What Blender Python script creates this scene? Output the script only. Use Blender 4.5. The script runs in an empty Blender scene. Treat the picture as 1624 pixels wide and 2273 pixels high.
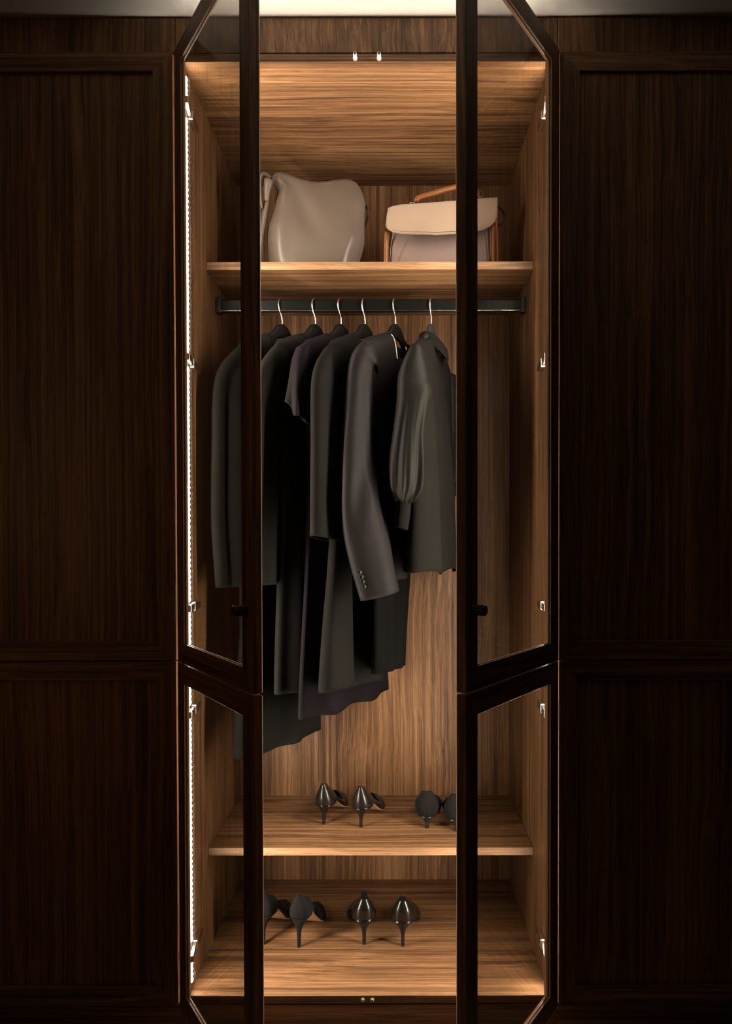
import bpy, bmesh, math, random
from math import sin, cos, pi, sqrt
from mathutils import Vector, Matrix

random.seed(7)
scene = bpy.context.scene
C = scene.collection

# ------------------------------------------------------------------ camera
F_PX, CX, CY = 1602.0, 871.2, 1225.2          # focal length and principal point for a 1624 x 2273 frame
PITCH, ROLL = 0.01508, -0.00189
CAM = Vector((0.0596, -1.716, 1.192))
_rt = Vector((1, 0, 0)); _fw = Vector((0, cos(PITCH), -sin(PITCH))); _dn = Vector((0, -sin(PITCH), -cos(PITCH)))
RT = _rt * cos(ROLL) - _dn * sin(ROLL)
DN = _rt * sin(ROLL) + _dn * cos(ROLL)
cam_data = bpy.data.cameras.new('camera')
cam_data.sensor_fit = 'VERTICAL'; cam_data.sensor_height = 36.0
cam_data.lens = F_PX / 2273 * 36.0
cam_data.shift_x = (812 - CX) / 2273
cam_data.shift_y = (CY - 1136.5) / 2273
cam_data.clip_start = 0.02
cam = bpy.data.objects.new('camera', cam_data); C.objects.link(cam)
m = Matrix.Identity(4)
for i in range(3):
    m[i][0] = RT[i]; m[i][1] = -DN[i]; m[i][2] = -_fw[i]; m[i][3] = CAM[i]
cam.matrix_world = m
scene.camera = cam


def at(px, py, Y):
    """point of the place at depth Y that the photograph shows at (px, py)"""
    d = _fw + RT * ((px - CX) / F_PX) + DN * ((py - CY) / F_PX)
    return CAM + d * ((Y - CAM.y) / d.y)


# ------------------------------------------------------------------ world, room light, exposure
world = bpy.data.worlds.new('dim_room'); scene.world = world; world.use_nodes = True
bg = world.node_tree.nodes['Background']
bg.inputs[0].default_value = (1.0, 0.62, 0.38, 1); bg.inputs[1].default_value = 0.004
lamp = bpy.data.lights.new('room_lamp', 'AREA'); lamp.shape = 'DISK'; lamp.size = 0.9
lamp.energy = 0.42; lamp.spread = math.radians(75); lamp.color = (1.0, 0.50, 0.20)
lo = bpy.data.objects.new('room_lamp', lamp); C.objects.link(lo)
lo.location = (-2.1, -2.3, 1.45)
lo.rotation_euler = (Vector((-0.8, 0, 1.35)) - lo.location).to_track_quat('-Z', 'Y').to_euler()
LED_POWER = 700.0
LED_COLOR = (1.0, 0.88, 0.72)
scene.cycles.max_bounces = 6; scene.cycles.diffuse_bounces = 3; scene.cycles.glossy_bounces = 3
scene.view_settings.view_transform = 'Standard'
scene.view_settings.look = 'None'
scene.view_settings.exposure = 0.0
scene.view_settings.gamma = 1.0
scene.view_settings.use_curve_mapping = False

# ------------------------------------------------------------------ materials
M = {}


def new_mat(name):
    mt = bpy.data.materials.new(name); mt.use_nodes = True
    nt = mt.node_tree
    return mt, nt, nt.nodes['Principled BSDF']


def walnut(name, along, dark=(0.070, 0.033, 0.0145), mid=(0.178, 0.087, 0.038), light=(0.32, 0.172, 0.081), rough=0.42, waver=0.036, wfreq=1.7):
    mt, nt, bs = new_mat(name)
    N, L = nt.nodes.new, nt.links.new
    tc = N('ShaderNodeTexCoord'); oi = N('ShaderNodeObjectInfo')
    off = N('ShaderNodeVectorMath'); off.operation = 'MULTIPLY_ADD'
    cmb = N('ShaderNodeCombineXYZ')
    for k in range(3): L(oi.outputs['Random'], cmb.inputs[k])
    L(cmb.outputs[0], off.inputs[0]); off.inputs[1].default_value = (3.7, 5.3, 4.1); L(tc.outputs['Object'], off.inputs[2])

    def mapped(src, across, al):
        v = N('ShaderNodeVectorMath'); v.operation = 'MULTIPLY'
        s = [across] * 3; s[along] = al
        v.inputs[1].default_value = s; L(src, v.inputs[0]); return v.outputs[0]

    def noise(vec, detail=3.0, rough_=0.55, dist=0.0):
        n = N('ShaderNodeTexNoise'); n.inputs['Scale'].default_value = 1.0
        n.inputs['Detail'].default_value = detail; n.inputs['Roughness'].default_value = rough_
        n.inputs['Distortion'].default_value = dist
        L(vec, n.inputs['Vector']); return n.outputs['Fac']

    # wavering grain
    wn = noise(mapped(off.outputs[0], 4.5, wfreq), 2.0)
    wa = N('ShaderNodeMath'); wa.operation = 'MULTIPLY_ADD'; wa.inputs[1].default_value = waver; wa.inputs[2].default_value = -waver / 2
    L(wn, wa.inputs[0])
    wv = N('ShaderNodeVectorMath'); wv.operation = 'ADD'; L(off.outputs[0], wv.inputs[0])
    wc = N('ShaderNodeCombineXYZ')
    for k in range(3):
        if k != along: L(wa.outputs[0], wc.inputs[k])
    L(wc.outputs[0], wv.inputs[1])
    g = wv.outputs[0]
    bands = noise(mapped(g, 85.0, 0.55), 4.0, 0.66)
    broad = noise(mapped(g, 9.0, 0.5), 2.0)
    fine = noise(mapped(g, 240.0, 1.6), 2.0, 0.6)
    pores = noise(mapped(g, 700.0, 22.0), 2.0, 0.5)
    mx = N('ShaderNodeMath'); mx.operation = 'MULTIPLY_ADD'; mx.inputs[1].default_value = 0.45
    L(broad, mx.inputs[0])
    sc = N('ShaderNodeMath'); sc.operation = 'MULTIPLY_ADD'; sc.inputs[1].default_value = 0.9; sc.inputs[2].default_value = -0.17
    L(bands, sc.inputs[0]); L(sc.outputs[0], mx.inputs[2])
    fm = N('ShaderNodeMath'); fm.operation = 'MULTIPLY_ADD'; fm.inputs[1].default_value = 0.52; fm.inputs[2].default_value = -0.26
    L(fine, fm.inputs[0])
    ad = N('ShaderNodeMath'); ad.operation = 'ADD'; L(mx.outputs[0], ad.inputs[0]); L(fm.outputs[0], ad.inputs[1])
    rp = N('ShaderNodeValToRGB'); cr = rp.color_ramp
    cr.elements[0].position = 0.33; cr.elements[0].color = (*dark, 1)
    cr.elements[1].position = 0.71; cr.elements[1].color = (*light, 1)
    e = cr.elements.new(0.50); e.color = (*mid, 1)
    L(ad.outputs[0], rp.inputs[0])
    pr = N('ShaderNodeMapRange'); pr.inputs[1].default_value = 0.30; pr.inputs[2].default_value = 0.46
    pr.inputs[3].default_value = 0.62; pr.inputs[4].default_value = 1.0
    L(pores, pr.inputs[0])
    mu = N('ShaderNodeMix'); mu.data_type = 'RGBA'; mu.blend_type = 'MULTIPLY'; mu.inputs[0].default_value = 1.0
    L(rp.outputs[0], mu.inputs[6]); L(pr.outputs[0], mu.inputs[7])
    L(mu.outputs[2], bs.inputs['Base Color'])
    rr = N('ShaderNodeMapRange'); rr.inputs[3].default_value = rough + 0.10; rr.inputs[4].default_value = rough - 0.06
    L(fine, rr.inputs[0]); L(rr.outputs[0], bs.inputs['Roughness'])
    bp = N('ShaderNodeBump'); bp.inputs['Strength'].default_value = 0.12; bp.inputs['Distance'].default_value = 0.0006
    L(pores, bp.inputs['Height']); L(bp.outputs[0], bs.inputs['Normal'])
    bs.inputs['Specular IOR Level'].default_value = 0.35
    M[name] = mt
    return mt


walnut('walnut_vertical', 2)
walnut('walnut_horizontal', 0)
walnut('walnut_figured', 2, waver=0.075, wfreq=3.2)
walnut('walnut_edge', 0, dark=(0.16, 0.080, 0.038), mid=(0.32, 0.175, 0.088), light=(0.46, 0.28, 0.155))  # paler walnut tone for the front edges of the shelves
walnut('walnut_lit_edge', 2, dark=(0.30, 0.19, 0.115), mid=(0.42, 0.28, 0.18), light=(0.52, 0.37, 0.25), rough=0.3)  # paler tone puts the light on the door edge into the colour
walnut('walnut_knob', 0, dark=(0.03, 0.014, 0.007), mid=(0.06, 0.028, 0.012), light=(0.10, 0.048, 0.02))


def fabric(name, col, rough=0.85, sheen=0.25, scale=900.0, bump=0.25, spec=0.15, var=0.25):
    mt, nt, bs = new_mat(name)
    N, L = nt.nodes.new, nt.links.new
    tc = N('ShaderNodeTexCoord')
    n = N('ShaderNodeTexNoise'); n.inputs['Scale'].default_value = scale; n.inputs['Detail'].default_value = 2.0
    L(tc.outputs['Object'], n.inputs['Vector'])
    n2 = N('ShaderNodeTexNoise'); n2.inputs['Scale'].default_value = 9.0; n2.inputs['Detail'].default_value = 4.0
    L(tc.outputs['Object'], n2.inputs['Vector'])
    r = N('ShaderNodeMapRange'); r.inputs[3].default_value = 1.0 - var; r.inputs[4].default_value = 1.0 + var
    L(n2.outputs['Fac'], r.inputs[0])
    mu = N('ShaderNodeMix'); mu.data_type = 'RGBA'; mu.blend_type = 'MULTIPLY'; mu.inputs[0].default_value = 1.0
    mu.inputs[6].default_value = (*col, 1); L(r.outputs[0], mu.inputs[7])
    L(mu.outputs[2], bs.inputs['Base Color'])
    bs.inputs['Roughness'].default_value = rough
    bs.inputs['Specular IOR Level'].default_value = spec
    bs.inputs['Sheen Weight'].default_value = sheen
    bs.inputs['Sheen Roughness'].default_value = 0.5
    bs.inputs['Sheen Tint'].default_value = (*[min(1, c * 6 + 0.1) for c in col], 1)
    b = N('ShaderNodeBump'); b.inputs['Strength'].default_value = bump; b.inputs['Distance'].default_value = 0.0005
    L(n.outputs['Fac'], b.inputs['Height']); L(b.outputs[0], bs.inputs['Normal'])
    M[name] = mt
    return mt


def plain(name, col, rough=0.5, metal=0.0, spec=0.5, coat=0.0, bump=0.0, scale=400.0, var=0.08):
    mt, nt, bs = new_mat(name)
    N, L = nt.nodes.new, nt.links.new
    tc = N('ShaderNodeTexCoord'); n = N('ShaderNodeTexNoise'); n.inputs['Scale'].default_value = scale
    n.inputs['Detail'].default_value = 3.0
    L(tc.outputs['Object'], n.inputs['Vector'])
    r = N('ShaderNodeMapRange'); r.inputs[3].default_value = 1 - var; r.inputs[4].default_value = 1 + var
    L(n.outputs['Fac'], r.inputs[0])
    mu = N('ShaderNodeMix'); mu.data_type = 'RGBA'; mu.blend_type = 'MULTIPLY'; mu.inputs[0].default_value = 1.0
    mu.inputs[6].default_value = (*col, 1); L(r.outputs[0], mu.inputs[7]); L(mu.outputs[2], bs.inputs['Base Color'])
    bs.inputs['Roughness'].default_value = rough; bs.inputs['Metallic'].default_value = metal
    bs.inputs['Specular IOR Level'].default_value = spec; bs.inputs['Coat Weight'].default_value = coat
    bs.inputs['Coat Roughness'].default_value = 0.12
    if bump:
        b = N('ShaderNodeBump'); b.inputs['Strength'].default_value = bump; b.inputs['Distance'].default_value = 0.0006
        L(n.outputs['Fac'], b.inputs['Height']); L(b.outputs[0], bs.inputs['Normal'])
    M[name] = mt
    return mt


fabric('cloth_charcoal', (0.0092, 0.0085, 0.0074), sheen=0.0, spec=0.05)
fabric('cloth_black', (0.0035, 0.0034, 0.0032), sheen=0.0, spec=0.04)
fabric('cloth_soft_black', (0.0095, 0.009, 0.0078), sheen=0.0, spec=0.05)
fabric('cloth_aubergine', (0.0080, 0.0060, 0.0076), sheen=0.0, spec=0.06)
fabric('cloth_blazer', (0.0084, 0.0063, 0.0066), rough=0.65, sheen=0.0, spec=0.15, scale=1400)
fabric('cloth_satin', (0.0075, 0.0066, 0.0052), rough=0.55, sheen=0.0, spec=0.10, scale=1500, bump=0.1)
fabric('cloth_matte_grey', (0.0084, 0.0076, 0.0066), rough=0.9, sheen=0.0, spec=0.05)
fabric('suede_beige', (0.29, 0.207, 0.147), rough=0.95, sheen=0.4, scale=700, bump=0.5, var=0.10)
fabric('suede_black', (0.009, 0.0085, 0.008), rough=0.9, sheen=0.05, spec=0.1)
plain('leather_taupe', (0.108, 0.083, 0.066), rough=0.40, spec=0.45, bump=0.06, scale=1200, var=0.04)
plain('leather_dark', (0.03, 0.026, 0.022), rough=0.4)
plain('leather_mauve', (0.20, 0.142, 0.124), rough=0.5, bump=0.05, scale=1200, var=0.03)
plain('leather_tan', (0.22, 0.075, 0.018), rough=0.42, bump=0.05, scale=900)
plain('leather_gloss', (0.005, 0.0045, 0.004), rough=0.20, spec=0.5, coat=0.0)
plain('leather_polished', (0.009, 0.0072, 0.006), rough=0.27, spec=0.5, coat=0.0)
plain('sole_tan', (0.36, 0.21, 0.105), rough=0.6)
plain('plastic_black', (0.008, 0.008, 0.008), rough=0.35)
plain('hanger_black', (0.0035, 0.003, 0.003), rough=0.45, spec=0.25)
plain('hanger_grey', (0.016, 0.015, 0.014), rough=0.7, spec=0.3)
plain('chrome', (0.85, 0.82, 0.78), rough=0.16, metal=1.0, var=0.02)
plain('nickel', (0.80, 0.76, 0.70), rough=0.22, metal=1.0, var=0.03)
plain('rail_black', (0.006, 0.0066, 0.006), rough=0.36, spec=0.18, metal=0.0, var=0.05)
plain('thread_dark', (0.08, 0.05, 0.035), rough=0.8)
plain('trim_white', (0.80, 0.76, 0.70), rough=0.8)
plain('catch_white', (0.82, 0.80, 0.76), rough=0.4)
plain('catch_dull', (0.35, 0.27, 0.19), rough=0.45)
plain('plaster', (0.56, 0.53, 0.49), rough=0.9, bump=0.3, scale=160, var=0.03)
plain('floor_oak', (0.10, 0.06, 0.035), rough=0.5)
plain('horn', (0.010, 0.009, 0.008), rough=0.42, spec=0.3)

mt = bpy.data.materials.new('glass_smoked'); mt.use_nodes = True; M['glass_smoked'] = mt
nt = mt.node_tree; nt.nodes.clear(); N, L = nt.nodes.new, nt.links.new
o_ = N('ShaderNodeOutputMaterial'); mix = N('ShaderNodeMixShader'); tr = N('ShaderNodeBsdfTransparent'); gl = N('ShaderNodeBsdfGlossy')
lw = N('ShaderNodeLayerWeight'); lw.inputs[0].default_value = 0.5
pw = N('ShaderNodeMath'); pw.operation = 'POWER'; pw.inputs[1].default_value = 5.0; L(lw.outputs['Facing'], pw.inputs[0])
fr = N('ShaderNodeMath'); fr.operation = 'MULTIPLY_ADD'; fr.inputs[1].default_value = 0.6; fr.inputs[2].default_value = 0.03; L(pw.outputs[0], fr.inputs[0])
tr.inputs[0].default_value = (0.655, 0.645, 0.63, 1); gl.inputs['Roughness'].default_value = 0.02
gl.inputs['Color'].default_value = (0.9, 0.9, 0.9, 1)
L(fr.outputs[0], mix.inputs[0]); L(tr.outputs[0], mix.inputs[1]); L(gl.outputs[0], mix.inputs[2]); L(mix.outputs[0], o_.inputs[0])

mt, nt, bs = new_mat('led_diode'); M['led_diode'] = mt
bs.inputs['Base Color'].default_value = (0.9, 0.88, 0.8, 1)
bs.inputs['Emission Color'].default_value = (*LED_COLOR, 1)
bs.inputs['Emission Strength'].default_value = LED_POWER
mt, nt, bs = new_mat('led_lens'); M['led_lens'] = mt
bs.inputs['Base Color'].default_value = (0.9, 0.88, 0.8, 1)
bs.inputs['Emission Color'].default_value = (*LED_COLOR, 1)
bs.inputs['Emission Strength'].default_value = 9.0

# ------------------------------------------------------------------ helpers
ORG = {}


def thing(name, label, cat, loc, group=None, kind=None):
    o = bpy.data.objects.new(name, None); C.objects.link(o)
    o.empty_display_size = 0.05
    o.location = loc; ORG[o.name] = Vector(loc)
    o['label'] = label; o['category'] = cat
    if group: o['group'] = group
    if kind: o['kind'] = kind
    return o


def mk(name, verts, faces, mat, parent=None, smooth=False, local=False, label=None, kind=None, solid=0.0, sub=0, bev=0.0):
    me = bpy.data.meshes.new(name)
    org = ORG.get(parent.name, Vector((0, 0, 0))) if (parent and not local) else Vector((0, 0, 0))
    me.from_pydata([tuple(Vector(v) - org) for v in verts], [], faces)
    bm = bmesh.new(); bm.from_mesh(me)
    bmesh.ops.remove_doubles(bm, verts=bm.verts, dist=1e-6)
    bmesh.ops.recalc_face_normals(bm, faces=bm.faces)
    if bev:
        bmesh.ops.bevel(bm, geom=list(bm.edges), offset=bev, segments=1, affect='EDGES', profile=0.5, clamp_overlap=True)
    bm.to_mesh(me); bm.free()
    if smooth:
        me.polygons.foreach_set('use_smooth', [True] * len(me.polygons))
    me.materials.append(M[mat])
    o = bpy.data.objects.new(name, me); C.objects.link(o)
    if parent:
        o.parent = parent; ORG[o.name] = org
    if label: o['label'] = label
    if kind: o['kind'] = kind
    if sub:
        s = o.modifiers.new('smooth', 'SUBSURF'); s.levels = sub; s.render_levels = sub
    if solid:
        s = o.modifiers.new('thickness', 'SOLIDIFY'); s.thickness = solid; s.offset = 0
    return o


BOXF = [(0, 1, 2, 3), (4, 7, 6, 5), (0, 4, 5, 1), (1, 5, 6, 2), (2, 6, 7, 3), (3, 7, 4, 0)]


def boxv(x0, x1, y0, y1, z0, z1):
    return [(x0, y0, z0), (x1, y0, z0), (x1, y1, z0), (x0, y1, z0), (x0, y0, z1), (x1, y0, z1), (x1, y1, z1), (x0, y1, z1)]


def box(name, b, mat, parent=None, bev=0.0008, **k):
    return mk(name, boxv(*b), BOXF, mat, parent, bev=bev, **k)


def grid(fn, nu, nv, closed=False):
    """fn(i/nu, j/nv) -> point; quads; closed wraps in the first index"""
    vs = []; nn = nu if closed else nu + 1
    for i in range(nn):
        for j in range(nv + 1):
            vs.append(tuple(fn(i / nu, j / nv)))
    fs = []
    for i in range(nu):
        a = i * (nv + 1); b = ((i + 1) % nn) * (nv + 1)
        for j in range(nv):
            fs.append((a + j, b + j, b + j + 1, a + j + 1))
    return vs, fs


def join(*parts):
    V, Fc = [], []
    for v, f in parts:
        n = len(V); V += list(v); Fc += [tuple(q + n for q in t) for t in f]
    return V, Fc


def key(t, ks):
    """smooth interpolation through (t, v...) keys"""
    if t <= ks[0][0]: return ks[0][1:]
    for a, b in zip(ks, ks[1:]):
        if t <= b[0]:
            k = (t - a[0]) / (b[0] - a[0]); k = k * k * (3 - 2 * k) * 0.5 + k * 0.5
            return tuple(p + (q - p) * k for p, q in zip(a[1:], b[1:]))
    return ks[-1][1:]


def lin(t, ks):
    if t <= ks[0][0]: return ks[0][1:]
    for a, b in zip(ks, ks[1:]):
        if t <= b[0]:
            k = (t - a[0]) / (b[0] - a[0])
            return tuple(p + (q - p) * k for p, q in zip(a[1:], b[1:]))
    return ks[-1][1:]


def spline(pts, n):
    """Catmull-Rom through points -> n+1 samples"""
    P = [Vector(p) for p in pts]; P = [2 * P[0] - P[1]] + P + [2 * P[-1] - P[-2]]
    out = []; segs = len(P) - 3
    for s in range(n + 1):
        t = s / n * segs; i = min(int(t), segs - 1); t -= i
        a, b, c, d = P[i:i + 4]
        out.append(0.5 * ((2 * b) + (c - a) * t + (2 * a - 5 * b + 4 * c - d) * t * t + (3 * b - a - 3 * c + d) * t ** 3))
    return out


def tube(pts, rad, n=10, flat=1.0, up=None, cap=True):
    """swept tube; rad number or list; flat scales the second axis"""
    P = [Vector(p) for p in pts]; V = []; k = len(P)
    prev = None
    for i, p in enumerate(P):
        t = (P[min(i + 1, k - 1)] - P[max(i - 1, 0)]).normalized()
        if prev is None:
            r = Vector(up) if up else (Vector((0, 0, 1)) if abs(t.z) < 0.9 else Vector((0, 1, 0)))
        else: r = prev
        a = (r - t * r.dot(t)).normalized(); prev = a
        b = t.cross(a)
        R = rad[i] if isinstance(rad, (list, tuple)) else rad
        for q in range(n):
            th = 2 * pi * q / n
            V.append(p + a * (R * cos(th)) + b * (R * flat * sin(th)))
    Fc = []
    for i in range(k - 1):
        for q in range(n):
            Fc.append((i * n + q, i * n + (q + 1) % n, (i + 1) * n + (q + 1) % n, (i + 1) * n + q))
    if cap:
        Fc.append(tuple(range(n))[::-1]); Fc.append(tuple((k - 1) * n + q for q in range(n)))
    return V, Fc


def ribbon(pts, side, width, thick):
    """flat strap: pts centre line, side = direction of the width"""
    P = [Vector(p) for p in pts]; V = []; k = len(P)
    for i, p in enumerate(P):
        t = (P[min(i + 1, k - 1)] - P[max(i - 1, 0)]).normalized()
        s = Vector(side); s = (s - t * s.dot(t)).normalized(); nrm = t.cross(s)
        w = width[i] if isinstance(width, (list, tuple)) else width
        for a, b in ((-1, -1), (1, -1), (1, 1), (-1, 1)):
            V.append(p + s * (a * w / 2) + nrm * (b * thick / 2))
    Fc = [(0, 1, 2, 3), tuple((k - 1) * 4 + q for q in (3, 2, 1, 0))]
    for i in range(k - 1):
        for q in range(4):
            Fc.append((i * 4 + q, i * 4 + (q + 1) % 4, (i + 1) * 4 + (q + 1) % 4, (i + 1) * 4 + q))
    return V, Fc


# ------------------------------------------------------------------ dimensions of the wardrobe
HI, HG = 0.4325, 0.450               # half width inside, half width to the door gaps
ZB, ZT, ZG, ZC = 0.1014, 2.320, 0.910, 2.4255
D, T = 0.595, 0.021                  # inside depth, door thickness
DW = 0.447                           # door width
ZDT, ZDB = ZT + 0.0095, ZB - 0.0095  # top of upper doors, foot of lower doors
ST = 0.045                           # width of stiles and rails

# ------------------------------------------------------------------ setting
fl = box('floor', (-3.2, 3.2, -4.2, 0.64, -0.05, 0.0), 'floor_oak', bev=0); fl['kind'] = 'structure'
ce = box('ceiling', (-3.2, 3.2, -4.2, 0.64, ZC, ZC + 0.05), 'plaster', bev=0); ce['kind'] = 'structure'
wb = box('wall_back', (-3.2, 3.2, 0.64, 0.70, 0.0, ZC), 'plaster', bev=0); wb['kind'] = 'structure'


# ------------------------------------------------------------------ wardrobe carcasses
def frame(prefix_parent, x0, x1, z0, z1, prof, local=True):
    """four mitred members; prof = list of (distance from outer edge, depth)"""
    k = len(prof); cor = [(x0, z0, 1, 1), (x1, z0, -1, 1), (x1, z1, -1, -1), (x0, z1, 1, -1)]
    out = []
    for s, nm in enumerate(('rail', 'stile', 'rail', 'stile')):
        V = []
        for c in (cor[s], cor[(s + 1) % 4]):
            sx = 1 if x1 > x0 else -1
            for a, b in prof:
                V.append((c[0] + c[2] * sx * a, b, c[1] + c[3] * a))
        Fc = [tuple(range(k)), tuple(range(2 * k - 1, k - 1, -1))]
        for q in range(k): Fc.append((q, k + q, k + (q + 1) % k, (q + 1) % k))
        out.append(mk(nm, V, Fc, 'walnut_vertical' if nm == 'stile' else 'walnut_horizontal', prefix_parent, local=local))
    return out


c1 = 0.0012
PROF = [(c1, 0), (ST - c1, 0), (ST, c1), (ST, T - c1), (ST - c1, T), (c1, T), (0, T - c1), (0, c1)]
GL0, GL1 = 0.0036, 0.0066            # glass inside the door thickness
PROF_GLASS = lambda CH: [(c1, 0), (ST - 0.001, 0), (ST, 0.001), (ST, GL0 - 0.0006), (ST - 0.002, GL0 - 0.0006), (ST - 0.002, GL1 + 0.0006),
              (ST, GL1 + 0.0006), (ST, 0.0100), (ST - CH, T), (0.002, T), (0, T - 0.002), (0, c1)]


def place(parent, name, loc, rz):
    e = bpy.data.objects.new(name, None); C.objects.link(e); e.empty_display_size = 0.05
    e.parent = parent; e.location = Vector(loc) - ORG[parent.name]; e.rotation_euler = (0, 0, rz)
    return e


def glass_door(parent, side, z0, z1, knob_z=None):
    ang = 0.98652 if side < 0 else 0.96683
    hx = -0.4454 if side < 0 else 0.4482
    sx = -side
    d = place(parent, 'glass_door', (hx, -0.026, 0), side * ang)
    frame(d, 0, sx * DW, z0, z1, PROF_GLASS(0.027 if side < 0 else 0.012))
    b = sorted((sx * (DW - 0.0030), sx * (DW + 0.0003)))
    box('pale_edge', (b[0], b[1], T - 0.0028, T + 0.0004, z0 + 0.001, z1 - 0.001), 'walnut_lit_edge', d, bev=0.0008, local=True, label='pale strip standing for the lit inner edge of the door')  # pale strip imitates light caught along the inner free edge
    i = ST - 0.0019
    box('glass_pane', (min(sx * i, sx * (DW - i)), max(sx * i, sx * (DW - i)), GL0, GL1, z0 + i, z1 - i), 'glass_smoked', d, bev=0, local=True)
    if knob_z:
        V = []
        kx = sx * (DW - ST / 2); n = 24
        rings = [(0.0, 0.0095), (-0.024, 0.0105), (-0.0262, 0.0105), (-0.0275, 0.0096), (-0.0275, 0.0002)]
        for y, r in rings:
            for q in range(n): V.append((kx + r * cos(2 * pi * q / n), y, knob_z + r * sin(2 * pi * q / n)))
        Fc = [((a * n + q), (a * n + (q + 1) % n), ((a + 1) * n + (q + 1) % n), ((a + 1) * n + q)) for a in range(len(rings) - 1) for q in range(n)]
        mk('knob', V, Fc, 'walnut_knob', d, local=True)
    return d


W0 = thing('wardrobe', 'open walnut wardrobe with smoked glass doors and glowing light strips inside', 'wardrobe', (0, 0.3, 0))
box('side_panel', (-HG, -HI, 0, D + 0.02, 0.0, ZT + 0.0195), 'walnut_vertical', W0)
box('side_panel', (HI, HG, 0, D + 0.02, 0.0, ZT + 0.0195), 'walnut_vertical', W0)
box('back_panel', (-HI, HI, D, D + 0.018, 0.03, ZT + 0.0195), 'walnut_vertical', W0, bev=0)
box('top_panel', (-HI, HI, 0, D, ZT, ZT + 0.0195), 'walnut_horizontal', W0)
box('bottom_panel', (-HI, HI, 0, D, ZB - 0.0195, ZB), 'walnut_horizontal', W0)
box('plinth', (-HI, HI, 0.0, 0.018, 0.0, ZB - 0.0225), 'walnut_horizontal', W0)
box('fascia', (-HG + 0.0008, HG - 0.0008, 0.0, 0.018, ZT + 0.0215, ZC - 0.003), 'walnut_figured', W0)
SH1 = at(800, 581, 0.205).z; SH2 = at(800, 1882, 0.195).z
sh = box('shelf', (-HI + 0.0008, HI - 0.0008, 0.205 + 0.0012, D, SH1 - 0.0205, SH1), 'walnut_horizontal', W0, bev=0)
box('pale_edge', (-HI + 0.0008, HI - 0.0008, 0.205, 0.205 + 0.0012, SH1 - 0.0205, SH1), 'walnut_edge', sh, bev=0.0005, label='paler front edge strip of the shelf')
sh = box('shelf', (-HI + 0.0008, HI - 0.0008, 0.195 + 0.0012, D, SH2 - 0.0205, SH2), 'walnut_horizontal', W0, bev=0)
box('pale_edge', (-HI + 0.0008, HI - 0.0008, 0.195, 0.195 + 0.0012, SH2 - 0.0205, SH2), 'walnut_edge', sh, bev=0.0005, label='paler front edge strip of the shelf')

KZ = at(540, 1355, -0.38).z
glass_door(W0, -1, ZG + 0.0015, ZDT, KZ)
glass_door(W0, 1, ZG + 0.0015, ZDT, KZ)
glass_door(W0, -1, ZDB, ZG - 0.0015)
glass_door(W0, 1, ZDB, ZG - 0.0015)

# clothes rail
RY = 0.317
RZ1, RZ0 = at(700, 664, RY - 0.008).z, at(700, 691, RY - 0.008).z
V, Fc = [], []
rp_ = [(-0.008, RZ0 + 0.003), (-0.005, RZ0), (0.005, RZ0), (0.008, RZ0 + 0.003), (0.008, RZ1 - 0.003), (0.005, RZ1), (-0.005, RZ1), (-0.008, RZ1 - 0.003)]
for x in (-HI + 0.004, HI - 0.004):
    for y, z in rp_: V.append((x, RY + y, z))
Fc = [tuple(range(8)), tuple(range(15, 7, -1))] + [(q, 8 + q, 8 + (q + 1) % 8, (q + 1) % 8) for q in range(8)]
rail = mk('clothes_rail', V, Fc, 'rail_black', W0, label='dark metal clothes rail')
box('rail_glint', (-HI + 0.013, HI - 0.013, RY - 0.0084, RY - 0.0066, RZ0 + 0.0014, RZ0 + 0.0026), 'nickel', rail, bev=0.0003, label='thin bright strip standing for light caught on the rail edge')  # added bright strip, a highlight for the rail's lower edge
for s in (-1, 1):
    b = sorted((s * HI, s * (HI - 0.013)))
    box('rail_bracket', (b[0], b[1], RY - 0.013, RY + 0.013, RZ0 - 0.005, RZ1 + 0.004), 'plastic_black', rail, bev=0.002)


# light strips: a channel with a row of diodes; the diodes throw light into the wardrobe, their lens body glows softly
LY = 0.0210
HINGE_PY = (256, 806, 1346, 1574, 2096)
HINGE_Z = [at(425, py, 0.03).z for py in HINGE_PY]
for s in (-1, 1):
    x = s * HI; sg = -s
    z0, z1 = ZB + 0.020, ZT - 0.020
    b = sorted((x, x + sg * 0.0010))
    st = box('light_strip', (b[0], b[1], LY - 0.005, LY + 0.005, z0, z1), 'catch_white', W0, bev=0, label='thin white light strip')
    per = 0.0135; ns = 4
    cuts = [z1] + [z for hz in HINGE_Z for z in (hz + 0.0115, hz - 0.0115)] + [z0]
    for c in range(0, len(cuts), 2):
        za, zb2 = cuts[c + 1], cuts[c]
        n = max(1, round((zb2 - za) / per)); tot = n * ns
        V, Ft, Fs = [], [], []
        for i in range(tot + 1):
            z = za + (zb2 - za) * i / tot
            k = 0.5 - 0.5 * cos(2 * pi * i / ns)
            w = 0.0022 + 0.0008 * k; h = 0.0028 + 0.0022 * k
            for uu, yy in ((0.0010, -w - 0.0006), (h, -w), (h, w), (0.0010, w + 0.0006)):
                V.append((x + sg * uu, LY + yy, z))
        for i in range(tot):
            p = i * 4
            Ft.append((p + 1, p + 2, p + 6, p + 5)); Fs += [(p, p + 1, p + 5, p + 4), (p + 2, p + 3, p + 7, p + 6)]
        Fs += [(0, 1, 2, 3), (tot * 4 + 3, tot * 4 + 2, tot * 4 + 1, tot * 4)]
        d = mk('diode_row', V, Ft + Fs, 'led_diode', st, label='row of glowing warm white diodes')
        d.data.materials.append(M['led_lens'])
        for pl in d.data.polygons:
            if abs(pl.normal.x) < 0.6 or abs(pl.normal.z) > 0.97: pl.material_index = 1


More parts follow.
